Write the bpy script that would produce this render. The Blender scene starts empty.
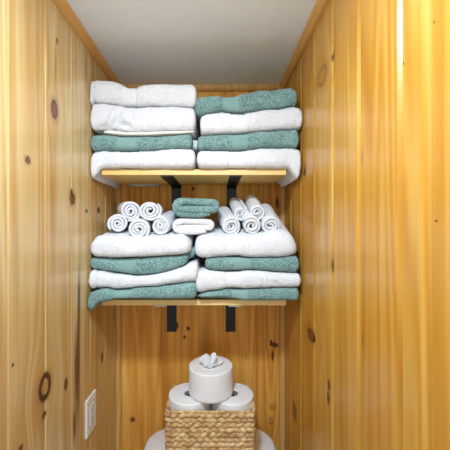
import bpy, bmesh, math, random
from mathutils import Vector, noise

random.seed(7)
SC = bpy.context.scene
COL = SC.collection
PI = math.pi

# ------------------------------------------------------------------ frame
F, VX, VY = 300.0, 215.0, 228.0          # focal length in pixels, vanishing point
EYE = 1.60                               # eye height
XL, XR = -0.417, 0.2927                  # side walls
DB = 1.285                               # back wall distance
CEIL = EYE + 0.605
YF = -0.12                               # how far the alcove runs behind the camera


def P(px, py, Y):
    return Vector(((px - VX) * Y / F, Y, EYE + (VY - py) * Y / F))


# ------------------------------------------------------------------ object helpers
def obj(name, bm, mats, parent=None, smooth=True, angle=None):
    me = bpy.data.meshes.new(name)
    bm.normal_update()
    bm.to_mesh(me)
    bm.free()
    if not isinstance(mats, (list, tuple)):
        mats = [mats]
    for m in mats:
        me.materials.append(m)
    if smooth:
        me.polygons.foreach_set('use_smooth', [True] * len(me.polygons))
        if angle is not None:
            me.set_sharp_from_angle(angle=math.radians(angle))
    o = bpy.data.objects.new(name, me)
    COL.objects.link(o)
    if parent is not None:
        o.parent = parent
        o.matrix_parent_inverse = parent.matrix_world.inverted()
    return o


def thing(name, label, cat, loc, group=None):
    o = bpy.data.objects.new(name, None)
    o.empty_display_size = 0.05
    COL.objects.link(o)
    o.location = loc
    o.matrix_world.translation = loc
    tag(o, label, cat, group)
    return o


def tag(o, label, cat, group=None):
    o['label'] = label
    o['category'] = cat
    if group:
        o['group'] = group
    return o


def struct(name, bm, mats, smooth=False, angle=None):
    o = obj(name, bm, mats, None, smooth, angle)
    o['kind'] = 'structure'
    return o


def add_box(bm, lo, hi, bevel=0.0, segs=2):
    r = bmesh.ops.create_cube(bm, size=1.0)
    vs = r['verts']
    c = [(a + b) / 2 for a, b in zip(lo, hi)]
    s = [abs(b - a) for a, b in zip(lo, hi)]
    for v in vs:
        v.co = Vector((c[0] + v.co.x * s[0], c[1] + v.co.y * s[1], c[2] + v.co.z * s[2]))
    if bevel > 0:
        es = {e for v in vs for e in v.link_edges}
        bmesh.ops.bevel(bm, geom=list(es), offset=bevel, segments=segs, affect='EDGES', profile=0.5)


def add_lathe(bm, prof, n=64, center=(0, 0, 0), wob=None):
    """prof: closed loop or open line of (r, z); revolve about z."""
    rings = []
    for (r, z) in prof:
        ring = []
        for i in range(n):
            a = 2 * PI * i / n
            rr = r + (wob(a, z, r) if wob else 0.0)
            ring.append(bm.verts.new((center[0] + rr * math.cos(a), center[1] + rr * math.sin(a), center[2] + z)))
        rings.append(ring)
    for k in range(len(rings) - 1):
        for i in range(n):
            j = (i + 1) % n
            bm.faces.new((rings[k][i], rings[k][j], rings[k + 1][j], rings[k + 1][i]))
    return rings


def add_prism(bm, pts, fn0, fn1):
    """pts: 2-D polygon; fn0 / fn1 map a point to the two end positions."""
    a = [bm.verts.new(fn0(p)) for p in pts]
    b = [bm.verts.new(fn1(p)) for p in pts]
    n = len(pts)
    for i in range(n):
        j = (i + 1) % n
        bm.faces.new((a[i], a[j], b[j], b[i]))
    bm.faces.new(list(reversed(a)))
    bm.faces.new(b)
    bmesh.ops.recalc_face_normals(bm, faces=bm.faces[:])


# ------------------------------------------------------------------ materials
class NT:
    def __init__(self, name):
        self.m = bpy.data.materials.new(name)
        self.m.use_nodes = True
        self.t = self.m.node_tree
        self.b = self.t.nodes['Principled BSDF']

    def n(self, typ, ins=None, **kw):
        nd = self.t.nodes.new(typ)
        for k, v in kw.items():
            setattr(nd, k, v)
        for k, v in (ins or {}).items():
            self.put(nd.inputs[k], v)
        return nd

    def put(self, sock, v):
        if isinstance(v, bpy.types.NodeSocket):
            self.t.links.new(v, sock)
        else:
            sock.default_value = v

    def math(self, op, a, b=0.0, c=0.0, clamp=False):
        nd = self.n('ShaderNodeMath', {0: a, 1: b, 2: c}, operation=op)
        nd.use_clamp = clamp
        return nd.outputs[0]

    def mix(self, fac, a, b, blend='MIX'):
        nd = self.n('ShaderNodeMix', data_type='RGBA', blend_type=blend)
        self.put(nd.inputs['Factor'], fac)
        self.put(nd.inputs[6], a)
        self.put(nd.inputs[7], b)
        return nd.outputs[2]

    def ramp(self, fac, stops):
        nd = self.n('ShaderNodeValToRGB', {'Fac': fac})
        el = nd.color_ramp.elements
        while len(el) < len(stops):
            el.new(0.5)
        for e, (p, c) in zip(el, stops):
            e.position = p
            e.color = c if len(c) == 4 else (*c, 1)
        return nd.outputs['Color']

    def rng(self, v, a, b, c, d, smooth=True):
        nd = self.n('ShaderNodeMapRange', {'Value': v, 'From Min': a, 'From Max': b, 'To Min': c, 'To Max': d})
        if smooth:
            nd.interpolation_type = 'SMOOTHSTEP'
        return nd.outputs[0]


def lin(r, g, b):
    f = lambda c: (c / 255 / 12.92) if c / 255 <= 0.04045 else ((c / 255 + 0.055) / 1.055) ** 2.4
    return (f(r), f(g), f(b), 1.0)


def pine(name, axis, u0, w, knots, light, mid, dark, rough=0.3, coat=0.25, spec=0.5, vscale=1.0, horiz=False):
    """Varnished knotty pine boards; axis = which coordinate runs across the boards."""
    T = NT(name)
    tc = T.n('ShaderNodeTexCoord')
    sp = T.n('ShaderNodeSeparateXYZ', {0: tc.outputs['Object']})
    u, v = sp.outputs[axis], sp.outputs['Z']
    if horiz:
        u, v = sp.outputs[axis], sp.outputs['X']
    q = T.math('DIVIDE', T.math('SUBTRACT', u, u0), w)
    bid = T.math('FLOOR', q)
    wn = T.n('ShaderNodeTexWhiteNoise', {'W': bid}, noise_dimensions='1D')
    rid = wn.outputs['Value']
    # knots bend the grain around themselves
    uv = T.n('ShaderNodeCombineXYZ', {0: u, 1: v}).outputs[0]
    wob = T.n('ShaderNodeTexNoise', {'Vector': uv, 'Scale': 120.0, 'Detail': 3.0})
    wv = T.n('ShaderNodeVectorMath', {0: wob.outputs['Color'], 1: (0.5, 0.5, 0.5)}, operation='SUBTRACT').outputs[0]
    wv = T.n('ShaderNodeVectorMath', {0: wv, 3: 0.006}, operation='SCALE').outputs[0]
    uvk = T.n('ShaderNodeVectorMath', {0: uv, 1: wv}, operation='ADD').outputs[0]
    masks = []
    bend = None
    for (ku, kv, ru, rv, kind) in knots:
        d = T.n('ShaderNodeVectorMath', {0: uvk, 1: (ku, kv, 0)}, operation='SUBTRACT').outputs[0]
        d = T.n('ShaderNodeVectorMath', {0: d, 1: (1 / ru, 1 / rv, 0)}, operation='MULTIPLY').outputs[0]
        ln = T.n('ShaderNodeVectorMath', {0: d}, operation='LENGTH').outputs['Value']
        masks.append((ln, kind))
        if kind in 'krh':
            g = T.rng(ln, 0.5, 4.5, 1.0, 0.0)
            su = T.n('ShaderNodeSeparateXYZ', {0: d}).outputs[0]
            g = T.math('MULTIPLY', g, T.math('MULTIPLY', su, -ru * 0.55))
            bend = g if bend is None else T.math('ADD', bend, g)
    ug = u if bend is None else T.math('ADD', u, bend)
    off = T.math('MULTIPLY', rid, 37.0)
    # growth rings
    c1 = T.n('ShaderNodeCombineXYZ', {0: T.math('MULTIPLY', ug, 11.0), 1: T.math('MULTIPLY', v, 0.55 * vscale), 2: off}).outputs[0]
    n1 = T.n('ShaderNodeTexNoise', {'Vector': c1, 'Scale': 1.0, 'Detail': 1.5, 'Roughness': 0.45})
    rings = T.math('PINGPONG', T.math('MULTIPLY', n1.outputs['Fac'], 9.0), 0.5)
    rings = T.rng(rings, 0.0, 0.5, 0.0, 1.0)
    # fine fibres
    c2 = T.n('ShaderNodeCombineXYZ', {0: T.math('MULTIPLY', ug, 160.0), 1: T.math('MULTIPLY', v, 2.2 * vscale), 2: off}).outputs[0]
    n2 = T.n('ShaderNodeTexNoise', {'Vector': c2, 'Scale': 1.0, 'Detail': 3.0, 'Roughness': 0.6})
    # broad tone changes along a board
    c3 = T.n('ShaderNodeCombineXYZ', {0: T.math('MULTIPLY', ug, 24.0), 1: T.math('MULTIPLY', v, 0.8), 2: off}).outputs[0]
    n3 = T.n('ShaderNodeTexNoise', {'Vector': c3, 'Scale': 1.0, 'Detail': 2.0})
    f = T.math('MULTIPLY', rings, 0.24)
    f = T.math('ADD', f, T.math('MULTIPLY', n2.outputs['Fac'], 0.34))
    f = T.math('ADD', f, T.math('MULTIPLY', n3.outputs['Fac'], 0.52))
    f = T.math('ADD', f, T.math('MULTIPLY', T.math('SUBTRACT', rid, 0.5), 0.22))
    col = T.ramp(f, [(0.30, light), (0.60, mid), (0.92, dark)])
    kd, kb = (0.055, 0.016, 0.006, 1), (0.20, 0.065, 0.018, 1)
    for ln, kind in masks:
        if kind == 'k':                                    # sound knot: brown eye, dark rim
            col = T.mix(T.rng(ln, 0.8, 2.0, 0.55, 0.0), col, (0.30, 0.11, 0.028, 1))
            col = T.mix(T.rng(ln, 0.85, 1.1, 1.0, 0.0), col, kd)
            col = T.mix(T.rng(ln, 0.55, 0.9, 0.85, 0.0), col, kb)
        elif kind == 'h':                                  # knot with a charred outline, sound wood inside
            col = T.mix(T.rng(ln, 0.9, 1.7, 0.5, 0.0), col, (0.33, 0.12, 0.03, 1))
            col = T.mix(T.rng(T.math('ABSOLUTE', T.math('SUBTRACT', ln, 0.78)), 0.1, 0.36, 0.97, 0.0), col, (0.04, 0.012, 0.005, 1))
            col = T.mix(T.rng(ln, 0.3, 0.5, 0.6, 0.0), col, (0.42, 0.19, 0.05, 1))
        elif kind == 'r':                                  # open ring
            col = T.mix(T.rng(ln, 0.9, 1.9, 0.35, 0.0), col, (0.34, 0.13, 0.03, 1))
            col = T.mix(T.rng(T.math('ABSOLUTE', T.math('SUBTRACT', ln, 0.85)), 0.0, 0.26, 0.75, 0.0), col, (0.24, 0.09, 0.02, 1))
        elif kind == 'p':                                  # small dark pin knot
            col = T.mix(T.rng(ln, 0.6, 1.6, 0.95, 0.0), col, (0.07, 0.022, 0.008, 1))
        elif kind == 's':                                  # resin streak
            col = T.mix(T.rng(ln, 0.1, 1.2, 0.92, 0.0), col, (0.075, 0.028, 0.009, 1))
        elif kind == 'f':                                  # faint stain
            col = T.mix(T.rng(ln, 0.1, 1.2, 0.5, 0.0), col, (0.27, 0.10, 0.02, 1))
    T.put(T.b.inputs['Base Color'], col)
    T.put(T.b.inputs['Roughness'], rough)
    T.put(T.b.inputs['Specular IOR Level'], spec)
    T.put(T.b.inputs['Coat Weight'], coat)
    T.put(T.b.inputs['Coat Roughness'], 0.16)
    bp = T.n('ShaderNodeBump', {'Strength': 0.12, 'Distance': 0.001, 'Height': n2.outputs['Fac']})
    T.put(T.b.inputs['Normal'], bp.outputs[0])
    return T.m


def terry(name, lo, hi, scale=230.0, bump=1.0, dist=0.004):
    T = NT(name)
    tc = T.n('ShaderNodeTexCoord')
    n = T.n('ShaderNodeTexNoise', {'Vector': tc.outputs['Object'], 'Scale': scale, 'Detail': 3.0, 'Roughness': 0.6})
    n2 = T.n('ShaderNodeTexNoise', {'Vector': tc.outputs['Object'], 'Scale': 30.0, 'Detail': 2.0})
    f = T.math('ADD', T.math('MULTIPLY', n.outputs['Fac'], 0.8), T.math('MULTIPLY', n2.outputs['Fac'], 0.2))
    T.put(T.b.inputs['Base Color'], T.ramp(f, [(0.34, lo), (0.66, hi)]))
    T.put(T.b.inputs['Roughness'], 1.0)
    T.put(T.b.inputs['Specular IOR Level'], 0.1)
    T.put(T.b.inputs['Sheen Weight'], 0.25)
    T.put(T.b.inputs['Sheen Roughness'], 0.6)
    bp = T.n('ShaderNodeBump', {'Strength': bump, 'Distance': dist, 'Height': n.outputs['Fac']})
    T.put(T.b.inputs['Normal'], bp.outputs[0])
    return T.m


def plain(name, col, rough=0.5, metal=0.0, noise_amt=0.06, scale=60.0, bump=0.0, spec=0.5, coat=0.0):
    T = NT(name)
    tc = T.n('ShaderNodeTexCoord')
    n = T.n('ShaderNodeTexNoise', {'Vector': tc.outputs['Object'], 'Scale': scale, 'Detail': 3.0})
    a = [max(0, c * (1 - noise_amt)) for c in col[:3]] + [1]
    b = [min(1, c * (1 + noise_amt)) for c in col[:3]] + [1]
    T.put(T.b.inputs['Base Color'], T.ramp(n.outputs['Fac'], [(0.3, a), (0.7, b)]))
    T.put(T.b.inputs['Roughness'], rough)
    T.put(T.b.inputs['Metallic'], metal)
    T.put(T.b.inputs['Specular IOR Level'], spec)
    T.put(T.b.inputs['Coat Weight'], coat)
    if bump:
        bp = T.n('ShaderNodeBump', {'Strength': bump, 'Distance': 0.002, 'Height': n.outputs['Fac']})
        T.put(T.b.inputs['Normal'], bp.outputs[0])
    return T.m


def kl(px, py, rx, ry, kind):            # knot seen on the outlet wall
    Y = -XL * F / (VX - px)
    return (Y, EYE + (VY - py) * Y / F, rx * Y * Y / (-XL * F), ry * Y / F, kind)


def kr(px, py, rx, ry, kind):            # knot seen on the opposite wall
    Y = XR * F / (px - VX)
    return (Y, EYE + (VY - py) * Y / F, rx * Y * Y / (XR * F), ry * Y / F, kind)


def kb(px, py, rx, ry, kind):            # knot seen on the back wall
    return ((px - VX) * DB / F, EYE + (VY - py) * DB / F, rx * DB / F, ry * DB / F, kind)


LK = [kl(54.4, 109.5, 3.4, 9.5, 'k'), kl(55.5, 66, 1.3, 28, 'f'), kl(57, 41, 0.9, 2.6, 'p'), kl(27.7, 160, 2.6, 3.8, 'k'),
      kl(72.5, 199, 2.4, 6.0, 'k'), kl(71.5, 192, 1.0, 3.0, 'p'), kl(86.5, 211, 1.0, 2.0, 'p'), kl(98.6, 210, 1.3, 3.0, 'p'), kl(45.0, 387, 6.2, 14, 'h'),
      kl(66, 384, 1.7, 5.5, 'p'), kl(76.6, 372, 3.6, 56, 's'), kl(78.6, 360, 1.8, 90, 's'), kl(79.0, 298, 1.4, 34, 's'), kl(74.5, 425, 2.4, 22, 's'), kl(102, 357, 1.1, 5, 'p'), kl(12.8, 365, 1.2, 1.8, 'p'),
      kl(20.5, 449, 2.2, 3.5, 'p'), kl(44.2, 415, 2.0, 3.5, 'k'), kl(86, 70, 1.2, 22, 'f')]
RK = [kr(322, 76, 4.6, 9.5, 'r'), kr(333, 56, 1.6, 4, 'p'), kr(305, 168, 2.0, 11, 'f'), kr(304.6, 172, 1.0, 4, 'p'), kr(332, 262, 2.4, 16, 'f'),
      kr(332.6, 266, 1.0, 6, 'p'), kr(311, 335, 3.6, 6.0, 'k'), kr(329, 385, 1.3, 5, 'p'), kr(328.4, 398, 1.3, 6, 'p'), kr(294.5, 411, 1.8, 8, 'p'), kr(363, 340, 2.0, 9, 'f'),
      kr(434, 23, 1.2, 1.0, 'p'), kr(436, 221, 1.3, 1.0, 'p'), kr(403, 64, 1.0, 1.5, 'p'), kr(320, 215, 1.2, 25, 'f'), kr(362, 158, 2.5, 12, 'f')]
BK = [kb(176.8, 325.5, 1.6, 3.2, 'p'), kb(188.3, 328.5, 1.6, 2.0, 'p'), kb(184.5, 337, 1.2, 1.5, 'p'), kb(277.2, 203, 1.6, 4.5, 'p'), kb(193, 188.5, 1.3, 1.6, 'p'),
      kb(132.8, 419.5, 2.0, 2.2, 'k'), kb(275, 345, 3.0, 2.2, 'k'), kb(271, 343, 1.2, 3.0, 'p'), kb(272.5, 356, 1.0, 5.0, 'p'), kb(272.5, 407, 2.4, 2.6, 'r'), kb(271, 421, 1.8, 3.5, 'r'),
      kb(246, 357, 1.0, 5, 'f'), kb(205, 345, 9, 40, 'f')]

JL, JR, JB = 0.604 - 0.1335 * 10, 0.4746 - 0.1361 * 10, -0.372 - 0.137 * 2
M_LEFT = pine('pine_boards_outlet_side', 'Y', JL, 0.1335, LK, lin(216, 193, 144), lin(203, 164, 102), lin(174, 124, 62))  # paler than the other walls: sheen of light put into the colour
M_RIGHT = pine('pine_boards_opposite_side', 'Y', JR, 0.1361, RK, lin(204, 160, 80), lin(192, 137, 50), lin(168, 105, 28), rough=0.3, coat=0.15, spec=0.4)
M_BACK = pine('pine_boards_back', 'X', JB, 0.137, BK, lin(244, 190, 98), lin(230, 164, 70), lin(194, 118, 42), rough=0.5, coat=0.0, spec=0.25)
M_TRIM = pine('pine_trim', 'X', 0, 0.9, [], lin(224, 178, 108), lin(210, 158, 86), lin(184, 128, 60), rough=0.45, coat=0.05, spec=0.3)
M_SHELF = pine('pine_shelf', 'Y', 0.0, 0.6, [], lin(246, 214, 146), lin(238, 196, 118), lin(214, 160, 82), horiz=True, rough=0.4, coat=0.1)
M_CEIL = plain('ceiling_paint', lin(238, 245, 255), 0.85, noise_amt=0.02, scale=25, bump=0.06)
M_FLOOR = plain('floor_tile', lin(214, 208, 200), 0.5, noise_amt=0.15, scale=6)
M_WHITE = terry('white_terry', lin(222, 223, 229), lin(243, 244, 250), bump=0.75)
M_WBAND = terry('white_dobby_band', lin(228, 229, 235), lin(238, 239, 245), scale=600, bump=0.2)
M_TEAL = terry('teal_terry', lin(66, 112, 112), lin(160, 194, 192), scale=230, bump=1.0)
M_TBAND = terry('teal_dobby_band', lin(120, 158, 156), lin(142, 176, 174), scale=700, bump=0.15)
M_CREAM = terry('cream_hem', lin(232, 228, 220), lin(246, 243, 238), bump=0.4)
M_BLACK = plain('black_steel', lin(34, 32, 33), 0.45, 0.3, noise_amt=0.1)
M_STEEL = plain('bare_steel', lin(190, 188, 182), 0.35, 0.9)
M_SCREW = plain('dark_screw', lin(20, 20, 20), 0.4, 0.5)
M_PAPER = plain('tissue_paper', lin(240, 239, 240), 0.95, noise_amt=0.02, scale=180, bump=0.25, spec=0.1)
M_CARD = plain('grey_cardboard', lin(120, 112, 104), 0.9, noise_amt=0.08, scale=120)
M_CERAMIC = plain('white_ceramic', lin(238, 238, 242), 0.12, noise_amt=0.005, coat=0.3)
M_PLASTIC = plain('white_plastic', lin(238, 236, 232), 0.35, noise_amt=0.01)
M_SLOT = plain('slot_shadow', lin(60, 56, 52), 0.6)
M_WEAVE = None


def weave_mat():
    T = NT('water_hyacinth')
    tc = T.n('ShaderNodeTexCoord')
    mp = T.n('ShaderNodeMapping', {'Vector': tc.outputs['Object'], 'Scale': (60, 60, 420)})
    n = T.n('ShaderNodeTexNoise', {'Vector': mp.outputs[0], 'Scale': 1.0, 'Detail': 3.0})
    n2 = T.n('ShaderNodeTexNoise', {'Vector': tc.outputs['Object'], 'Scale': 38.0, 'Detail': 1.0})
    f = T.math('ADD', T.math('MULTIPLY', n.outputs['Fac'], 0.5), T.math('MULTIPLY', n2.outputs['Fac'], 0.5))
    T.put(T.b.inputs['Base Color'], T.ramp(f, [(0.34, lin(160, 114, 66)), (0.5, lin(212, 170, 114)), (0.64, lin(242, 214, 166))]))
    T.put(T.b.inputs['Roughness'], 0.6)
    bp = T.n('ShaderNodeBump', {'Strength': 0.6, 'Distance': 0.001, 'Height': n.outputs['Fac']})
    T.put(T.b.inputs['Normal'], bp.outputs[0])
    return T.m


M_WEAVE = weave_mat()


# ------------------------------------------------------------------ the room
def board_profile(u0, u1, joints, hw=0.008, dep=0.0055, extra=()):
    pts = [(u0, 0.0)]
    cuts = [(j, hw, dep) for j in joints if u0 + hw < j < u1 - hw] + list(extra)
    for (j, h, d) in sorted(cuts):
        pts += [(j - h, 0.0), (j - h * 0.18, d), (j + h * 0.18, d), (j + h, 0.0)]
    pts.append((u1, 0.0))
    return pts


def wall(name, prof, place, mat):
    bm = bmesh.new()
    poly = prof + [(prof[-1][0], 0.04), (prof[0][0], 0.04)]
    add_prism(bm, poly, lambda p: place(p, 0.0), lambda p: place(p, CEIL + 0.02))
    return struct(name, bm, mat)


jl = [JL + 0.1335 * k for k in range(20)]
jr = [JR + 0.1361 * k for k in range(20)]
jb = [JB + 0.137 * k for k in range(9)]
wall('wall_left', board_profile(YF, DB + 0.04, jl, 0.0035, 0.0022), lambda p, z: Vector((XL - p[1], p[0], z)), M_LEFT)
wall('wall_right', board_profile(YF, DB + 0.04, jr, 0.0075, 0.005, extra=[(0.414, 0.012, 0.004)]), lambda p, z: Vector((XR + p[1], p[0], z)), M_RIGHT)
wall('wall_back', board_profile(XL, XR, jb, 0.007, 0.005), lambda p, z: Vector((p[0], DB + p[1], z)), M_BACK)
bm = bmesh.new(); add_box(bm, (XL - 0.04, YF, CEIL), (XR + 0.04, DB + 0.04, CEIL + 0.05)); struct('ceiling', bm, M_CEIL)
bm = bmesh.new(); add_box(bm, (XL - 0.04, YF, -0.05), (XR + 0.04, DB + 0.04, 0)); struct('floor', bm, M_FLOOR)


def cove(s=0.022, n=8):
    """Quarter-round moulding section: (out from the wall, down from the ceiling)."""
    pts = [(0, 0), (s, 0)]
    for i in range(1, n):
        a = i / n * PI / 2
        pts.append((s * (0.35 + 0.65 * math.cos(a)) if i > 1 else s, s * (0.12 + 0.88 * math.sin(a))))
    pts.append((0.004, s)); pts.append((0, s))
    return pts


def crown(name, f0, f1):
    bm = bmesh.new()
    add_prism(bm, cove(), f0, f1)
    return struct(name, bm, M_TRIM, True, 40)


crown('trim_1', lambda p: Vector((XL + p[0], YF, CEIL - p[1])), lambda p: Vector((XL + p[0], DB, CEIL - p[1])))
crown('trim_2', lambda p: Vector((XR - p[0], YF, CEIL - p[1])), lambda p: Vector((XR - p[0], DB, CEIL - p[1])))
crown('trim_3', lambda p: Vector((XL, DB - p[0], CEIL - p[1])), lambda p: Vector((XR, DB - p[0], CEIL - p[1])))
for nm, x, s in (('trim_4', XL, 1), ('trim_5', XR, -1)):
    bm = bmesh.new()
    add_prism(bm, cove(0.02), lambda p: Vector((x + s * p[0], DB - p[1], 0)), lambda p: Vector((x + s * p[0], DB - p[1], CEIL - 0.02)))
    struct(nm, bm, M_TRIM, True, 40)

# ------------------------------------------------------------------ shelves
SY0, SY1 = 1.018, 1.238
SX0, SX1 = -0.3850, 0.2419


def shelf(label, dtop, dbot, bx):
    zt, zb = EYE + dtop, EYE + dbot
    t = thing('wooden_shelf', label, 'shelf', ((SX0 + SX1) / 2, SY1, zb), 'pine wall shelves')
    bm = bmesh.new(); add_box(bm, (SX0, SY0, zb), (SX1, SY1, zt), 0.0018)
    obj('shelf_board', bm, M_SHELF, t, False)
    for x in bx:
        # flat steel bar bent into an L with a rounded bend
        w, th, L = 0.0205, 0.0042, 0.158 if dtop > 0 else 0.180
        r = 0.016
        top, back = zb, DB - 0.0005
        outer = [(SY0 + 0.002, top)]
        inner = [(SY0 + 0.002, top - th)]
        for i in range(9):
            a = PI / 2 * i / 8
            cy, cz = back - r, top - r
            outer.append((cy + r * math.sin(a), cz + r * math.cos(a)))
            inner.append((cy + (r - th) * math.sin(a), cz + (r - th) * math.cos(a)))
        outer.append((back, top - L)); inner.append((back - th, top - L))
        bm = bmesh.new()
        add_prism(bm, outer + inner[::-1], lambda p: Vector((x - w, p[0], p[1])), lambda p: Vector((x + w, p[0], p[1])))
        br = obj('bracket', bm, M_BLACK, t, True, 35)
        if dtop < 0:
            bm = bmesh.new(); add_box(bm, (x - w, SY0 - 0.0016, top - th * 0.8), (x + w, SY0 + 0.0018, top))
            cap = obj('bracket_tip', bm, M_STEEL, br, False)
            cap['label'] = 'bare steel bracket tip'
        for k in (0.055, 0.13):
            bm = bmesh.new()
            rr = add_lathe(bm, [(0.0, 0.0022), (0.0028, 0.002), (0.0042, 0.0008), (0.0042, -0.001)], 16)
            for v in bm.verts:
                v.co = Vector((x + v.co.x, back - th - v.co.z, top - k + v.co.y))
            bmesh.ops.recalc_face_normals(bm, faces=bm.faces[:])
            obj('screw', bm, M_SCREW, br)
    return t


UT, UB, LT, LB = 0.1993, 0.1799, -0.2436, -0.2630
shelf('upper pine shelf on black brackets, higher of the two', UT, UB, (-0.165, 0.0705))
shelf('lower pine shelf on black brackets, above the basket and toilet paper', LT, LB, (-0.1849, 0.0664))

# ------------------------------------------------------------------ towels
ZC = 1.004
zx = lambda px: (px - VX) * ZC / F
zd = lambda py: EYE + (VY - py) * ZC / F


def curve(pts):
    xs = [zx(p[0]) for p in pts]; ys = [zd(p[1]) for p in pts]
    n = len(xs)

    def f(x):
        if x <= xs[0]: return ys[0]
        if x >= xs[-1]: return ys[-1]
        for i in range(n - 1):
            if x <= xs[i + 1]:
                break
        h = xs[i + 1] - xs[i]
        t = (x - xs[i]) / h
        def slope(k):
            if k == 0 or k == n - 1: return 0.0
            a = (ys[k] - ys[k - 1]) / (xs[k] - xs[k - 1]); b = (ys[k + 1] - ys[k]) / (xs[k + 1] - xs[k])
            return 0.0 if a * b <= 0 else 2 * a * b / (a + b)
        m0, m1 = slope(i) * h, slope(i + 1) * h
        return (2 * t**3 - 3 * t**2 + 1) * ys[i] + (t**3 - 2 * t**2 + t) * m0 + (-2 * t**3 + 3 * t**2) * ys[i + 1] + (t**3 - t**2) * m1
    return f


def flat(d):
    return lambda x: EYE + d


def towel(name, x0, x1, lo, hi, yf, yb, mats, band=None, re=0.014, rise=0.0, droop=None, creases=(), dents=(), seed=0, parent=None, gap=0.001, puff=0.0028, lift=None, step=0.0036, fuzz=0.001, sharp=0.9):
    """A folded towel: rounded fold to the front, top and bottom lying on the neighbours' outlines."""
    rnd = random.Random(seed)
    X0, X1 = max(zx(x0), XL + 0.001), min(zx(x1), XR - 0.001)
    bm = bmesh.new()
    st = [X0 + re * (1 - math.cos(PI / 2 * i / 6)) for i in range(7)]
    n = max(6, int((X1 - X0 - 2 * re) / step))
    st += [X0 + re + (X1 - X0 - 2 * re) * i / n for i in range(1, n)]
    st += [X1 - re * (1 - math.cos(PI / 2 * i / 6)) for i in range(6, -1, -1)]
    rings, meta = [], []
    NF, NS = 18, int((yb - yf) / 0.0055)
    for X in st:
        de = min(X - X0, X1 - X)
        q = max(0.0, 1 - de / re)
        e = max(0.06, (1 - q ** 2.6) ** (1 / 2.6))
        a, b = lo(X) + gap, hi(X) - gap
        h = b - a
        m = (a + b) / 2
        inset = (1 - e) * re * 1.2
        F0, B0 = yf + inset + 0.0025 * math.sin(X * 31 + seed), yb - inset
        rc = min(h * 0.5 * 0.96, 0.024)
        sec = []
        for i in range(NF):                                # front fold, bottom to top (rounded square)
            t = -PI / 2 + PI * i / (NF - 1)
            c, s = math.cos(t), math.sin(t)
            sec.append((F0 + rc - rc * abs(c) ** sharp, (abs(s) ** (sharp * 0.8)) * (1 if s > 0 else -1)))
        for i in range(1, NS):
            sec.append((F0 + rc + (B0 - F0 - 2 * rc) * i / NS, 1.0))
        for i in range(9):
            t = PI / 2 - PI * i / 8
            sec.append((B0 - rc + rc * math.cos(t), math.sin(t)))
        for i in range(NS - 1, 0, -1):
            sec.append((F0 + rc + (B0 - F0 - 2 * rc) * i / NS, -1.0))
        ring = []
        for (Y, s) in sec:
            t = min(1, max(0, (Y - yf) / (yb - yf)))
            up = (rise(X) if callable(rise) else rise) * t if s > 0 else 0.0
            z = m + s * h / 2 * e + up * (0.5 + 0.5 * s)
            if lift and s < 0.6 and Y < SY0 + 0.03:
                z += lift(X) * min(1, (SY0 + 0.03 - Y) / 0.05) ** 1.6 * (0.6 - s) / 1.6
            if droop:
                z += droop(X, Y, z)
            ring.append(bm.verts.new((X, Y, z)))
        rings.append(ring)
    for k in range(len(rings) - 1):
        A, B = rings[k], rings[k + 1]
        L = len(A)
        xm = (st[k] + st[k + 1]) / 2
        for i in range(L):
            j = (i + 1) % L
            f = bm.faces.new((A[i], A[j], B[j], B[i]))
            if band and zx(band[0]) <= xm <= zx(band[1]) and (i < NF + NS // 2):
                f.material_index = 1
    bm.faces.new(rings[0]); bm.faces.new(list(reversed(rings[-1])))
    bmesh.ops.recalc_face_normals(bm, faces=bm.faces[:])
    bm.normal_update()
    off = Vector((seed * 3.7, seed * 1.3, 0))
    mv = []
    for v in bm.verts:
        p = v.co
        nn = noise.noise(p * 26 + off) * 0.55 + noise.noise(p * 70 + off) * 0.3
        d = puff * (nn - 0.25)
        inb = band and zx(band[0]) - 0.002 <= p.x <= zx(band[1]) + 0.002
        if inb:
            d -= 0.0016
        else:
            d += fuzz * (noise.noise(p * 310 + off) * 1.6 + rnd.uniform(-0.6, 0.6))
        for (cx, dep, wd) in creases:
            if p.y < yf + 0.06:
                d -= dep * math.exp(-((p.x - zx(cx)) / wd) ** 2)
        for (dx, dy, rx, rz, tilt, amp) in dents:
            if p.y < yf + 0.05:
                a, b = p.x - zx(dx), p.z - zd(dy)
                a, b = a * math.cos(tilt) + b * math.sin(tilt), -a * math.sin(tilt) + b * math.cos(tilt)
                d += amp * math.exp(-(a / rx) ** 2 - (b / rz) ** 2)
        mv.append((v, v.normal * d))
    for v, d in mv:
        v.co += d
        v.co.x = min(max(v.co.x, XL + 0.001), XR - 0.001)
        v.co.y = min(v.co.y, DB - 0.003)
    return obj(name, bm, mats, parent)


WH, TE = [M_WHITE, M_WBAND], [M_TEAL, M_TBAND]
YF_, YB = 0.988, 1.26
GRP_U, GRP_L = 'bath towels on the upper shelf', 'bath towels on the lower shelf'


def sag(z_top, xa, xb, back, amt=0.05, sink=0.022, ramp=0.012, front=0.0):
    """Soft parts past the shelf's ends, front or back edge hang down a little."""
    def f(X, Y, z):
        w = max(0.0, min(1.0, 1 - (z - z_top) / 0.055))       # only the lower layers move
        d = 0.0
        if xa is not None and X < xa:
            d = max(d, amt * min(1, (xa - X) / ramp))
        if xb is not None and X > xb:
            d = max(d, amt * min(1, (X - xb) / 0.03) ** 1.2)
        if front and Y < SY0 and X < SX0 + 0.012:
            k = min(1, (SX0 + 0.012 - X) / 0.03); q = min(1, (SY0 - Y) / 0.012)
            d = max(d, front * k * k * (3 - 2 * k) * q)
        if back is not None and Y > SY1:
            bx0, bx1 = back
            if bx0 < X < bx1:
                d = max(d, sink * min(1, (Y - SY1) / 0.012) * math.sin(PI * (X - bx0) / (bx1 - bx0)) ** 0.5)
        return -d * w
    return f


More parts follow.
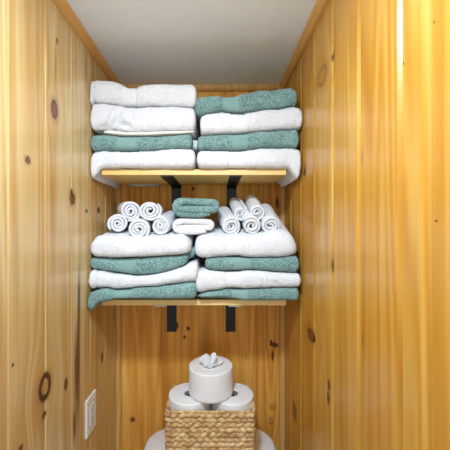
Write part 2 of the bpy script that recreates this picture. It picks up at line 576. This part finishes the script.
# upper shelf, stack on the outlet side
u0 = flat(UT)
u1 = curve([(91, 152), (105, 150.5), (120, 151), (150, 150.5), (165, 149), (185, 148.5), (196, 150)])
u2 = curve([(90, 134.5), (104, 134.5), (125, 136), (150, 136), (175, 135), (196, 133.5)])
u2b = curve([(90, 131), (104, 131.5), (115, 131), (128, 132.5), (140, 132.6), (165, 132), (185, 131.5), (196, 131)])
u3 = curve([(90, 111), (94.7, 103), (110.7, 104.3), (124, 106.3), (136, 107), (150, 106.5), (180, 106.5), (197, 108)])
u4 = curve([(89, 84), (94, 81), (105, 80.3), (115, 81.5), (124, 84.5), (129, 87), (136, 87.5), (142, 86), (147, 84.6), (155, 84), (190, 83.5), (197, 85.5)])
A1 = towel('bath_towel', 91, 195.6, u0, u1, YF_, 1.268, WH, (121, 138.5), seed=1,
           droop=sag(EYE + UT, SX0 - 0.0005, None, (-0.405, -0.19), 0.05, 0.034, 0.028, 0.03), creases=((121, 0.0012, 0.0015), (138.5, 0.0012, 0.0015)))
tag(A1, 'white bath towel bottom of the left upper stack, its end drooping by the outlet wall', 'towel', GRP_U)
A2 = towel('bath_towel', 90, 192.5, u1, u2, YF_ + 0.002, YB, TE, (119, 136), seed=2)
tag(A2, 'teal bath towel with pale band, sandwiched in the left upper stack', 'towel', GRP_U)
A3 = towel('bath_towel', 90, 196, u2b, u3, YF_ - 0.002, YB, WH, None, seed=3, puff=0.004,
           dents=((112.5, 122, 0.007, 0.03, -0.4, 0.011), (118.5, 122, 0.0055, 0.028, -0.45, -0.015), (126, 127, 0.018, 0.008, -0.15, -0.014), (104, 128.5, 0.014, 0.007, 0.55, -0.011), (124, 117, 0.013, 0.012, 0, 0.006), (131, 123, 0.02, 0.006, -0.3, 0.004)),
           creases=((136, 0.0015, 0.002),))
tag(A3, 'crumpled white bath towel with a loose hem, second from top in the left upper stack', 'towel', GRP_U)
hem = towel('loose_hem', 104, 195, u2, u2b, YF_ + 0.004, YB, M_CREAM, None, seed=4, parent=A3, puff=0.001, fuzz=0.0003)
hem['label'] = 'flat loose hem'
towel('tucked_corner', 191, 197.5, curve([(190, 147), (198, 147)]), curve([(190, 135), (198, 136)]), YF_ + 0.045, YB, M_WHITE, None, seed=41, parent=A2, re=0.006)['label'] = 'white inner layer at the end'
A4 = towel('bath_towel', 90, 197, u3, u4, YF_ - 0.002, YB, WH, (123.5, 137), seed=5, puff=0.004, creases=((95.3, 0.0035, 0.0022), (137, 0.003, 0.002)))
tag(A4, 'white bath towel, narrowed at its band, topmost of the left upper stack', 'towel', GRP_U)

# upper shelf, stack on the opposite side
v1 = curve([(197, 151), (205, 150.3), (220, 150.5), (250, 149.5), (262, 148), (290, 147.7), (300, 149)])
v2 = curve([(198, 136), (207, 134.8), (225, 133.8), (240, 133.4), (250, 132.5), (270, 130.5), (296, 129), (302, 130)])
v3 = curve([(196, 115.3), (200.7, 115.5), (210, 113), (222, 111.7), (230, 113), (240.7, 113.8), (250, 112.2), (266, 109.2), (280, 108.3), (292, 106.5), (302, 109)])
v4 = curve([(195, 99.5), (199, 96.3), (210, 95), (223, 96), (232.7, 96), (240.7, 93.7), (250, 91.7), (256.7, 89.6), (272.7, 89), (290, 87.8), (297, 90)])
B1 = towel('bath_towel', 196.8, 301, u0, v1, YF_, YB, WH, (229, 245), seed=6, droop=sag(EYE + UT, None, SX1 + 0.003, None, 0.036), creases=((229, 0.001, 0.0015), (245, 0.001, 0.0015)))
tag(B1, 'white bath towel bottom of the right upper stack, drooping over the shelf end', 'towel', GRP_U)
B2 = towel('bath_towel', 197.5, 299, v1, v2, YF_ + 0.002, YB, TE, (232, 247), seed=7, creases=((206, 0.004, 0.0016),))
tag(B2, 'teal bath towel between two white ones in the right upper stack', 'towel', GRP_U)
B3 = towel('bath_towel', 200, 303, v2, v3, YF_ - 0.001, YB, WH, (231, 244), seed=8, creases=((231, 0.001, 0.0015), (244, 0.001, 0.0015), (204, 0.001, 0.0015)))
tag(B3, 'white bath towel directly beneath the tilted topmost teal towel', 'towel', GRP_U)
B4 = towel('bath_towel', 194.8, 297, v3, v4, YF_ + 0.001, YB, TE, (222.7, 238), seed=9, puff=0.004)
tag(B4, 'tilted teal bath towel topmost of the right upper stack, near the ceiling', 'towel', GRP_U)

# lower shelf, stack on the outlet side
l0 = flat(LT)
p1 = curve([(86, 292), (92, 288.6), (98, 288), (110, 287.3), (116, 288.7), (130, 288), (140, 286), (160, 285), (180, 282.7), (197, 281.2)])
p2 = curve([(88, 269.5), (95, 269.5), (104, 270.7), (119, 273.3), (137, 275.3), (150, 274.6), (162, 272.5), (180, 267.3), (190, 262.5), (198, 260.5)])
p3 = curve([(87, 256.5), (117, 257.7), (140, 257), (167, 255.4), (188, 254)])
p4 = curve([(86.5, 252), (89, 246), (94, 240), (102, 236), (118, 236), (140, 237.5), (165, 236.5), (182, 236), (190.5, 240)])
C1 = towel('bath_towel', 85.8, 197, l0, p1, YF_ - 0.018, YB, TE, (116, 133), seed=10, lift=lambda X: 0.009 * min(1, max(0, (X + 0.36) / 0.03)), droop=sag(EYE + LT, SX0 - 0.0005, None, None, 0.034, 0.0, 0.026, 0.026))
tag(C1, 'teal bath towel on the lower shelf, its corner hanging beside the outlet wall', 'towel', GRP_L)
C2 = towel('bath_towel', 88, 198.5, p1, p2, YF_ - 0.01, YB, WH, None, seed=11, creases=((98.5, 0.0055, 0.0024),), dents=((180, 276, 0.05, 0.01, 0.25, 0.003),))
tag(C2, 'white bath towel pinched thin in the middle, between teal ones in left lower stack', 'towel', GRP_L)
C3 = towel('bath_towel', 89.5, 188, p2, p3, YF_ + 0.002, YB, TE, (119, 136), seed=12)
tag(C3, 'teal bath towel sagging beneath the white top towel of the left lower stack', 'towel', GRP_L)
towel('inner_fold', 184, 194.5, curve([(184, 260.5), (196, 258.5)]), curve([(184, 250), (196, 247.5)]), YF_ + 0.035, YB, M_TEAL, None, seed=42, parent=C3, re=0.008)
C4 = towel('bath_towel', 87, 191, p3, p4, YF_ - 0.014, YB, WH, (123, 140), seed=13, rise=0.042, re=0.034)
tag(C4, 'white bath towel under five rolled towels beside the outlet wall', 'towel', GRP_L)

# lower shelf, stack on the opposite side
q1 = curve([(198, 293), (208, 291.3), (218, 290), (227, 288.4), (250, 288.4), (270, 287.7), (299, 286.7)])
q2 = curve([(196, 270.2), (203, 268.9), (217, 270.4), (230, 271), (250, 270), (273, 271.3), (300, 272.7)])
q3 = curve([(194, 258), (205, 258), (223, 256.7), (236, 256.5), (250, 257.6), (273, 257.3), (299, 255.6)])
q4 = curve([(194, 242), (197, 238.5), (206, 236.5), (230, 236.5), (262, 235), (280, 232), (288, 234), (294, 239), (298, 245)])
D1 = towel('bath_towel', 198.7, 298.5, l0, q1, YF_, YB, TE, (231, 247), seed=14, lift=lambda X: 0.012 * min(1, max(0, (0.10 - X) / 0.08)))
tag(D1, 'teal bath towel resting on the lower shelf board, bottom of the right stack', 'towel', GRP_L)
D2 = towel('bath_towel', 195.5, 300, q1, q2, YF_ - 0.003, YB, WH, (226, 241), seed=15, creases=((226, 0.001, 0.0015), (241, 0.001, 0.0015)),
           dents=((275, 283, 0.012, 0.005, -0.3, -0.004), (284, 281, 0.006, 0.008, 0.3, -0.003)))
tag(D2, 'white bath towel between two teal ones in the right lower stack', 'towel', GRP_L)
D3 = towel('bath_towel', 205, 299, q2, q3, YF_ + 0.002, YB, TE, (233, 250), seed=16)
tag(D3, 'teal bath towel beneath the white top towel of the right lower stack', 'towel', GRP_L)
D4 = towel('bath_towel', 194, 298, q3, q4, YF_ - 0.001, YB, WH, (226, 241), seed=17, rise=lambda X: 0.058 + 0.034 * min(1, max(0, (X - zx(264)) / 0.04)), re=0.036)
tag(D4, 'thick domed white bath towel under the leaning rolled towels, topmost of its stack', 'towel', GRP_L)


# ------------------------------------------------------------------ rolled and folded small towels
def spiral_mesh(p0, p1, r, mats, L=0.0, th=0.0072, gap=0.0013, turns=3.1, start=0.0, sq=(1, 1), seed=0, taper=1.0, ccw=1, slices=16, fuzz=0.0006, end=0.006):
    rnd = random.Random(seed)
    p0, p1 = Vector(p0), Vector(p1)
    ax = (p1 - p0)
    length = ax.length
    ax.normalize()
    rt = Vector((0, 0, 1)).cross(ax)
    rt = -rt if rt.x < 0 else rt
    rt.normalize()
    up = ax.cross(rt)
    up = up if up.z > 0 else -up
    N = int(44 * turns)
    pitch = th + gap
    mid, nrm = [], []
    for i in range(N + 1):
        ph = 2 * PI * turns * i / N
        rr = r - th / 2 - pitch * ph / (2 * PI) + 0.0007 * math.sin(ph * 2.3 + seed)
        rr = max(rr, th * 0.45)
        a = start + ccw * ph
        lx = L * math.tanh(3.5 * math.cos(a)) if L else 0.0
        mid.append(Vector(((lx + rr * math.cos(a)) * sq[0], rr * math.sin(a) * sq[1])))
    for i in range(N + 1):
        t = mid[min(N, i + 1)] - mid[max(0, i - 1)]
        t.normalize()
        nrm.append(Vector((t.y, -t.x)) * ccw)
    bm = bmesh.new()
    sl = [(0.0, 0.45), (end * 0.3, 0.8), (end, 1.0)] + [(end + (length - 2 * end) * k / slices, 1.0) for k in range(1, slices)] + [(length - end, 1.0), (length - end * 0.3, 0.8), (length, 0.45)]
    R = []
    for (s, k) in sl:
        g = 1 + (taper - 1) * s / length
        ring = []
        for side in (1, -1):
            idx = range(N + 1) if side == 1 else range(N, -1, -1)
            for i in idx:
                edge = min(1.0, (0.35 + i / 2.5)) if i < 3 else (min(1.0, 0.35 + (N - i) / 2.5) if i > N - 3 else 1.0)
                q = mid[i] + nrm[i] * side * th / 2 * k * edge
                # the coil pushes in and out a little at its end
                ins = 0.0035 * math.sin(i * 0.07 + seed) * (1 if s < length / 2 else -1)
                c = p0 + ax * (s + ins) + (rt * q.x + up * q.y) * g
                c += Vector((rnd.uniform(-1, 1), rnd.uniform(-1, 1), rnd.uniform(-1, 1))) * fuzz
                ring.append(bm.verts.new(c))
        R.append(ring)
    M = len(R[0])
    for k in range(len(R) - 1):
        for i in range(M):
            j = (i + 1) % M
            bm.faces.new((R[k][i], R[k][j], R[k + 1][j], R[k + 1][i]))
    for ring in (R[0], R[-1]):
        for i in range(N):
            bm.faces.new((ring[i], ring[i + 1], ring[M - 2 - i], ring[M - 1 - i]))
    bmesh.ops.recalc_face_normals(bm, faces=bm.faces[:])
    return bm


GR1, GR2 = 'rolled towels by the outlet wall', 'leaning rolled towels on the domed towel'
ROLLS = [
    # front centre px, depth, back centre px, depth, radius, start angle, label, group
    ((118, 223.6), 1.03, (121, 222.5), 1.20, 0.0330, 3.9, 'rolled white towel closest to the outlet wall, bottom row', GR1),
    ((138.5, 229.3), 1.015, (142, 223.5), 1.19, 0.0345, 5.2, 'rolled white towel in the bottom row middle, lower and nearer than its neighbours', GR1),
    ((160, 226.2), 1.025, (172.5, 219.5), 1.19, 0.0325, 2.2, 'rolled white towel beside the folded washcloth pair, bottom row of the left pyramid', GR1),
    ((130.5, 211), 1.045, (125.5, 210.5), 1.21, 0.0345, 4.4, 'rolled white towel on top of the left pyramid, nearer the outlet wall', GR1),
    ((149.8, 210.6), 1.04, (153, 212), 1.20, 0.0365, 0.8, 'rolled white towel on top of the left pyramid, nearer the folded teal washcloth', GR1),
    ((231, 226.5), 1.03, (223, 214), 1.21, 0.0335, 4.2, 'rolled white towel beside the folded washcloth pair, bottom row of right group', GR2),
    ((251.8, 226), 1.02, (246, 216), 1.20, 0.0305, 2.6, 'rolled white towel in the middle of the bottom row of the right group', GR2),
    ((270.5, 226), 1.02, (264, 211), 1.20, 0.0305, 4.9, 'rolled white towel in the bottom row, closest to the wall without an outlet', GR2),
    ((241, 214), 1.05, (235, 202.5), 1.225, 0.0265, 1.2, 'rolled white towel in the upper row of right group, before the black bracket', GR2),
    ((257, 212.5), 1.04, (250.5, 200.5), 1.22, 0.0275, 3.3, 'rolled white towel in the upper row, furthest from the teal washcloth', GR2),
]
for k, (a, ya, b, yb, r, st, lab, grp) in enumerate(ROLLS):
    bm = spiral_mesh(P(*a, ya), P(*b, yb), r * (1.13 if k < 5 else 1.17), M_WHITE, start=st, seed=k + 1, th=0.0094 if r > 0.03 else 0.0086, gap=0.0007, turns=3.0 if r > 0.031 else 2.6,
                     sq=(1.0 + 0.05 * math.sin(k * 2.1), 0.97 - 0.04 * math.sin(k * 1.7)), ccw=1 if k % 2 else -1, taper=1.04)
    tag(obj('rolled_towel', bm, M_WHITE), lab, 'towel', grp)

bm = spiral_mesh(P(194.5, 225, 1.02), P(194.8, 225, 1.20), 0.0345, M_WHITE, L=0.0485, th=0.0215, gap=0.002, turns=1.5, start=-PI * 0.42, seed=31, ccw=-1, fuzz=0.0008, end=0.012)
tag(obj('folded_washcloth', bm, M_WHITE), 'folded white washcloth bridging both stacks beneath a teal one', 'washcloth', 'folded washcloths between the rolls')
bm = spiral_mesh(P(197, 206, 1.015), P(197, 206.5, 1.20), 0.0415, M_TEAL, L=0.0525, th=0.0265, gap=0.002, turns=1.5, start=-PI * 0.42, seed=32, ccw=-1, fuzz=0.0009, end=0.012)
tag(obj('folded_washcloth', bm, M_TEAL), 'folded teal washcloth lying on a white one between the rolls', 'washcloth', 'folded washcloths between the rolls')

# ------------------------------------------------------------------ toilet
LIDZ = EYE - 0.816
TX = -0.019


def super_pts(a, b, cx, cy, n=64, e=2.6):
    out = []
    for i in range(n):
        t = 2 * PI * i / n
        c, s = math.cos(t), math.sin(t)
        out.append((cx + a * math.copysign(abs(c) ** (2 / e), c), cy + b * math.copysign(abs(s) ** (2 / e), s)))
    return out


def loft(bm, layers):
    rings = [[bm.verts.new((x, y, z)) for (x, y) in pts] for pts, z in layers]
    n = len(rings[0])
    for k in range(len(rings) - 1):
        for i in range(n):
            j = (i + 1) % n
            bm.faces.new((rings[k][i], rings[k][j], rings[k + 1][j], rings[k + 1][i]))
    bm.faces.new(list(reversed(rings[0]))); bm.faces.new(rings[-1])
    bmesh.ops.recalc_face_normals(bm, faces=bm.faces[:])


TCY = 1.127
toilet = thing('toilet', 'white ceramic toilet whose rounded tank lid carries the woven basket', 'toilet', (TX, 1.0, 0))
bm = bmesh.new()
loft(bm, [(super_pts(0.19, 0.098, TX, TCY), 0.40), (super_pts(0.205, 0.106, TX, TCY), 0.44), (super_pts(0.225, 0.12, TX, TCY), LIDZ - 0.036)])
obj('tank', bm, M_CERAMIC, toilet, True, 50)
bm = bmesh.new()
loft(bm, [(super_pts(0.236, 0.126, TX, TCY), LIDZ - 0.036), (super_pts(0.245, 0.135, TX, TCY), LIDZ - 0.03), (super_pts(0.247, 0.137, TX, TCY), LIDZ - 0.012),
          (super_pts(0.243, 0.133, TX, TCY), LIDZ - 0.004), (super_pts(0.234, 0.124, TX, TCY), LIDZ)])
obj('tank_lid', bm, M_CERAMIC, toilet, True, 60)
bm = bmesh.new()
loft(bm, [(super_pts(0.11, 0.26, TX, 0.93, e=2.4), 0.0), (super_pts(0.10, 0.24, TX, 0.93, e=2.3), 0.12), (super_pts(0.15, 0.26, TX, 0.89, e=2.2), 0.28), (super_pts(0.185, 0.30, TX, 0.86, e=2.2), 0.385), (super_pts(0.185, 0.30, TX, 0.86, e=2.2), 0.40)])
obj('bowl', bm, M_CERAMIC, toilet, True, 50)
bm = bmesh.new()
loft(bm, [(super_pts(0.183, 0.215, TX, 0.78, e=2.2), 0.401), (super_pts(0.188, 0.22, TX, 0.78, e=2.2), 0.408), (super_pts(0.188, 0.22, TX, 0.78, e=2.2), 0.425), (super_pts(0.17, 0.20, TX, 0.78, e=2.2), 0.435)])
obj('seat_lid', bm, M_PLASTIC, toilet, True, 50)

# ------------------------------------------------------------------ basket
BY0, BY1 = 0.996, 1.172
BX0, BX1 = (163.6 - VX) * BY0 / F, (256.6 - VX) * BY0 / F
BZ1 = EYE - 0.609
BZ0 = LIDZ + 0.0005
basket = thing('woven_basket', 'tan woven basket of twisted plant fibre holding toilet paper on the tank', 'basket', ((BX0 + BX1) / 2, (BY0 + BY1) / 2, BZ0))
rnd = random.Random(5)
bm = bmesh.new()
rows = 12
rh = (BZ1 - 0.008 - BZ0) / rows


def peri(t, ins, cr=0.016):
    """Point and outward direction on the rounded rectangle at arc fraction t."""
    x0, x1, y0, y1 = BX0 + ins, BX1 - ins, BY0 + ins, BY1 - ins
    w, d = x1 - x0 - 2 * cr, y1 - y0 - 2 * cr
    qa = PI * cr / 2
    tot = 2 * (w + d) + 4 * qa
    s = (t % 1.0) * tot
    for (length, kind, data) in ((w, 'l', ((x0 + cr, y0), (1, 0), (0, -1))), (qa, 'c', ((x1 - cr, y0 + cr), -PI / 2)), (d, 'l', ((x1, y0 + cr), (0, 1), (1, 0))), (qa, 'c', ((x1 - cr, y1 - cr), 0)),
                                 (w, 'l', ((x1 - cr, y1), (-1, 0), (0, 1))), (qa, 'c', ((x0 + cr, y1 - cr), PI / 2)), (d, 'l', ((x0, y1 - cr), (0, -1), (-1, 0))), (qa, 'c', ((x0 + cr, y0 + cr), PI))):
        if s <= length:
            if kind == 'l':
                (bx, by), (dx, dy), nn = data
                return Vector((bx + dx * s, by + dy * s, 0)), Vector((dx, dy, 0)), Vector((*nn, 0))
            (cx, cy), a0 = data
            a = a0 + s / cr
            return Vector((cx + cr * math.cos(a), cy + cr * math.sin(a), 0)), Vector((-math.sin(a), math.cos(a), 0)), Vector((math.cos(a), math.sin(a), 0))
        s -= length
    return peri(0.0, ins, cr)


def blob(bm, c, tx, nx, a, b, h, tilt, nu=10, nv=7):
    """A twist of fibre: a plump spindle lying along tx, leaning by tilt."""
    upv = Vector((0, 0, 1))
    T = (tx * math.cos(tilt) + upv * math.sin(tilt))
    U = (upv * math.cos(tilt) - tx * math.sin(tilt))
    rings = []
    for i in range(nu + 1):
        s = -1 + 2 * i / nu
        k = max(0.05, (1 - abs(s) ** 2.4)) ** 0.6
        ring = []
        for j in range(nv):
            t = 2 * PI * j / nv + s * 0.9
            flute = 1 + 0.08 * math.cos(3 * t)
            ring.append(bm.verts.new(c + T * (a * s) + U * (h * k * math.cos(t) * flute) + nx * (b * k * math.sin(t) * flute)))
        rings.append(ring)
    for i in range(nu):
        for j in range(nv):
            q = (j + 1) % nv
            bm.faces.new((rings[i][j], rings[i][q], rings[i + 1][q], rings[i + 1][j]))
    bm.faces.new(list(reversed(rings[0]))); bm.faces.new(rings[-1])


nb = 36
for r in range(rows):
    z = BZ0 + rh * (r + 0.5)
    tp = 0.004 * (1 - (r + 0.5) / rows)          # slight taper towards the bottom
    for k in range(nb):
        t = (k + 0.5 * (r % 2) + rnd.uniform(-0.14, 0.14)) / nb
        c, tx, nx = peri(t, 0.0065 + tp)
        c.z = z + rnd.uniform(-0.0012, 0.0012)
        blob(bm, c, tx, nx, 0.0172 * rnd.uniform(0.9, 1.15), 0.0072, rh * 0.55 * rnd.uniform(0.95, 1.15), (0.3 if r % 2 else -0.26) + rnd.uniform(-0.16, 0.16))
# dense inner wall behind the twists
loopo = [peri(i / 72, 0.006) for i in range(72)]
loopi = [peri(i / 72, 0.011) for i in range(72)]
vo0 = [bm.verts.new((*p[0].xy, BZ0 + 0.002)) for p in loopo]; vo1 = [bm.verts.new((*p[0].xy, BZ1 - 0.006)) for p in loopo]
vi0 = [bm.verts.new((*p[0].xy, BZ0 + 0.002)) for p in loopi]; vi1 = [bm.verts.new((*p[0].xy, BZ1 - 0.006)) for p in loopi]
for i in range(72):
    j = (i + 1) % 72
    bm.faces.new((vo0[i], vo0[j], vo1[j], vo1[i])); bm.faces.new((vi0[j], vi0[i], vi1[i], vi1[j]))
    bm.faces.new((vo1[i], vo1[j], vi1[j], vi1[i])); bm.faces.new((vo0[j], vo0[i], vi0[i], vi0[j]))
bmesh.ops.recalc_face_normals(bm, faces=bm.faces[:])
obj('woven_side', bm, M_WEAVE, basket)
# rim: two thin twisted cords
bm = bmesh.new()
NR, NQ = 200, 7
for ph in (0, PI):
    rings = []
    for i in range(NR):
        c, tx, nx = peri(i / NR, 0.005)
        tw = 2 * PI * 34 * i / NR + ph
        c = c + nx * (0.0018 * math.cos(tw)) + Vector((0, 0, BZ1 - 0.0046 + 0.0018 * math.sin(tw)))
        rings.append([bm.verts.new(c + nx * (0.0027 * math.cos(2 * PI * j / NQ)) + Vector((0, 0, 0.0027 * math.sin(2 * PI * j / NQ)))) for j in range(NQ)])
    for i in range(NR):
        A, B = rings[i], rings[(i + 1) % NR]
        for j in range(NQ):
            q = (j + 1) % NQ
            bm.faces.new((A[j], A[q], B[q], B[j]))
bmesh.ops.recalc_face_normals(bm, faces=bm.faces[:])
obj('rim', bm, M_WEAVE, basket)
ROLLB = EYE - 0.594 - 0.106
bm = bmesh.new(); add_box(bm, (BX0 + 0.011, BY0 + 0.011, BZ0 + 0.002), (BX1 - 0.011, BY1 - 0.011, ROLLB), 0.003)
obj('base', bm, M_WEAVE, basket)


# ------------------------------------------------------------------ toilet paper
def paper_roll(label, c, R, h, rc, group, seed):
    t = thing('toilet_paper_roll', label, 'toilet paper', c, group)
    ph = seed * 1.7
    bm = bmesh.new()
    rd = 0.0055
    prof = [(rc, 0.001), (R - rd * 0.6, 0.0), (R - 0.001, rd * 0.5)]
    K = 14
    for k in range(K + 1):
        prof.append((R, rd * 0.7 + (h - 2 * rd) * k / K))
    for k in range(1, 8):
        a = PI / 2 * k / 7
        prof.append((R - rd + rd * math.cos(a), h - rd * 0.8 + rd * 0.8 * math.sin(a)))
    for k in range(1, 9):
        q = k / 8
        prof.append((R - rd + (rc + 0.003 - R + rd) * q, h + 0.0006 * math.sin(q * 40 + ph)))
    prof += [(rc, h - 0.002), (rc, h * 0.5), (rc, 0.001)]

    def wob(a, z, r):
        if r < rc + 0.004:
            return 0
        return 0.0007 * math.sin(2 * a + ph) + 0.0003 * math.sin(z * 210 + 0.6 * math.sin(a * 2 + ph) + ph) + 0.0004 * math.sin(z * 520 + a)
    add_lathe(bm, prof, 96, c, wob)
    bmesh.ops.recalc_face_normals(bm, faces=bm.faces[:])
    obj('paper', bm, M_PAPER, t, True, 60)
    bm = bmesh.new()
    add_lathe(bm, [(rc - 0.0003, 0.002), (rc - 0.0003, h - 0.003), (rc - 0.0018, h - 0.003), (rc - 0.0018, 0.002), (rc - 0.0003, 0.002)], 40, c)
    bmesh.ops.recalc_face_normals(bm, faces=bm.faces[:])
    o = obj('core', bm, M_CARD, t)
    o['label'] = 'grey cardboard core'
    return t


GT = 'toilet paper rolls in the basket'
ROY = 1.083
cxl, cxr = (190.0 - VX) * ROY / F, (232.2 - VX) * ROY / F
rr_ = (cxr - cxl) / 2 - 0.0002
paper_roll('toilet paper roll in the basket under the stacked one, on the outlet side', (cxl, ROY, ROLLB + 0.0005), rr_, 0.1055, 0.0205, GT, 1)
paper_roll('toilet paper roll in the basket under the stacked one, away from the outlet', (cxr, ROY, ROLLB + 0.0005), rr_, 0.1055, 0.0205, GT, 2)
TR = (0.5 * (188.8 + 233) - VX) * 1.088 / F
topc = (TR, 1.088, ROLLB + 0.0005 + 0.1065)
HT = 0.098
top = paper_roll('toilet paper roll stacked on two others with tissue sprouting from its core', topc, 0.0800, HT, 0.0235, None, 3)
# crumpled tissue pulled up out of the core
bm = bmesh.new()
rnd = random.Random(11)
for k, (ang, lean, hh, wd) in enumerate(((0.1, 1.0, 0.020, 0.026), (1.2, 0.7, 0.030, 0.022), (2.2, 0.9, 0.026, 0.026), (3.2, 0.95, 0.028, 0.024), (4.3, 0.95, 0.013, 0.026), (5.3, 0.8, 0.020, 0.024), (5.9, 0.3, 0.030, 0.02), (2.7, 0.35, 0.032, 0.02))):
    dx, dy = math.cos(ang), math.sin(ang)
    base = Vector((topc[0] + dx * 0.008, topc[1] + dy * 0.008, topc[2] + HT - 0.014))
    grid = []
    for i in range(7):
        v = i / 6
        row = []
        for j in range(7):
            u = j / 6 - 0.5
            w = wd * 1.15 * (0.6 + 0.7 * v) * (1 - 0.4 * max(0, v - 0.55) / 0.45 * (0.4 + abs(u)))
            p = base + Vector((dx, dy, 0)) * (lean * 0.034 * v ** 1.2) + Vector((-dy, dx, 0)) * (u * w) + Vector((0, 0, (hh * 1.05 + 0.014) * v - 0.014 * abs(u) * v))
            p += Vector((dx, dy, 0)) * (0.0035 * math.cos(u * 9 + k))
            p += Vector((rnd.uniform(-1, 1), rnd.uniform(-1, 1), rnd.uniform(-1, 1))) * 0.0009
            row.append(bm.verts.new(p))
        grid.append(row)
    for i in range(6):
        for j in range(6):
            bm.faces.new((grid[i][j], grid[i][j + 1], grid[i + 1][j + 1], grid[i + 1][j]))
bmesh.ops.recalc_face_normals(bm, faces=bm.faces[:])
bmesh.ops.solidify(bm, geom=bm.faces[:], thickness=0.0008)
bmesh.ops.recalc_face_normals(bm, faces=bm.faces[:])
obj('tissue_tuft', bm, M_PAPER, top, True, 35)

# ------------------------------------------------------------------ outlet
OY, OZ = 1.0025, EYE - 0.6195
outlet = thing('electrical_outlet', 'white rectangular double outlet plate on the knotty pine wall', 'outlet', (XL, OY, OZ))
bm = bmesh.new(); add_box(bm, (XL - 0.001, OY - 0.0385, OZ - 0.0615), (XL + 0.0055, OY + 0.0385, OZ + 0.0615), 0.0028, 3)
obj('cover_plate', bm, M_PLASTIC, outlet, False)
bm = bmesh.new()
add_box(bm, (XL + 0.004, OY - 0.0175, OZ - 0.0345), (XL + 0.0078, OY + 0.0175, OZ + 0.0345), 0.0012)
rec = obj('receptacle', bm, M_PLASTIC, outlet, False)
bm = bmesh.new()
for y0, y1, z0, z1 in ((-0.0195, 0.0195, -0.0372, -0.0355), (-0.0195, 0.0195, 0.0355, 0.0372), (-0.0198, -0.0182, -0.0372, 0.0372), (0.0182, 0.0198, -0.0372, 0.0372)):
    add_box(bm, (XL + 0.005, OY + y0, OZ + z0), (XL + 0.0058, OY + y1, OZ + z1))
obj('seam', bm, M_SLOT, outlet, False)
for s in (-1, 1):
    for dy, hh in ((-0.0062, 0.0045), (0.0062, 0.0036)):
        bm = bmesh.new(); add_box(bm, (XL + 0.0072, OY + dy - 0.0011, OZ + s * 0.019 + 0.003 - hh), (XL + 0.0081, OY + dy + 0.0011, OZ + s * 0.019 + 0.003 + hh))
        obj('slot', bm, M_SLOT, rec, False)
    bm = bmesh.new()
    add_lathe(bm, [(0, 0.0081), (0.0024, 0.0081), (0.0024, 0.0072)], 16)
    for v in bm.verts:
        v.co = Vector((XL + v.co.z, OY + v.co.x, OZ + s * 0.019 - 0.0075 + v.co.y))
    bmesh.ops.recalc_face_normals(bm, faces=bm.faces[:])
    obj('ground_hole', bm, M_SLOT, rec)

# ------------------------------------------------------------------ light
def area(name, loc, rot, size, power, col, shape='DISK', sy=None):
    l = bpy.data.lights.new(name, 'AREA')
    l.shape = shape; l.size = size; l.energy = power; l.color = col
    if sy: l.size_y = sy
    o = bpy.data.objects.new(name, l)
    COL.objects.link(o)
    o.location = loc; o.rotation_euler = rot
    return o


pl = bpy.data.lights.new('ceiling_lamp_light', 'POINT')
pl.energy = 5.2; pl.color = (0.71, 0.87, 1.0); pl.shadow_soft_size = 0.05
po = bpy.data.objects.new('ceiling_lamp_light', pl)
COL.objects.link(po)
po.location = (-0.11, 0.25, CEIL - 0.09)
area('ceiling_lamp_disc', (-0.11, 0.25, CEIL - 0.03), (0, 0, 0), 0.11, 12.5, (0.73, 0.88, 1.0))
area('room_fill_light', (0.1, -2.2, 1.6), (math.radians(92), 0, 0), 1.2, 9.5, (0.73, 0.88, 1.0), 'RECTANGLE', 1.6)  # added fill behind the camera, standing in for light from the open room
w = bpy.data.worlds.new('World')
SC.world = w
w.use_nodes = True
w.node_tree.nodes['Background'].inputs[0].default_value = (0.75, 0.89, 1.0, 1)
w.node_tree.nodes['Background'].inputs[1].default_value = 0.75

# ------------------------------------------------------------------ camera
cam = bpy.data.cameras.new('Camera')
cam.sensor_width = 36.0
cam.lens = F / 450 * 36.0
cam.shift_x = (225 - VX) / 450
cam.shift_y = (VY - 225) / 450
cam.clip_start = 0.01
co = bpy.data.objects.new('Camera', cam)
COL.objects.link(co)
co.location = (0, 0, EYE)
co.rotation_euler = (math.radians(90), 0, 0)
SC.camera = co
SC.view_settings.view_transform = 'Standard'
SC.view_settings.look = 'None'
SC.view_settings.exposure = -0.06
SC.view_settings.gamma = 1.0
SC.view_settings.use_curve_mapping = False
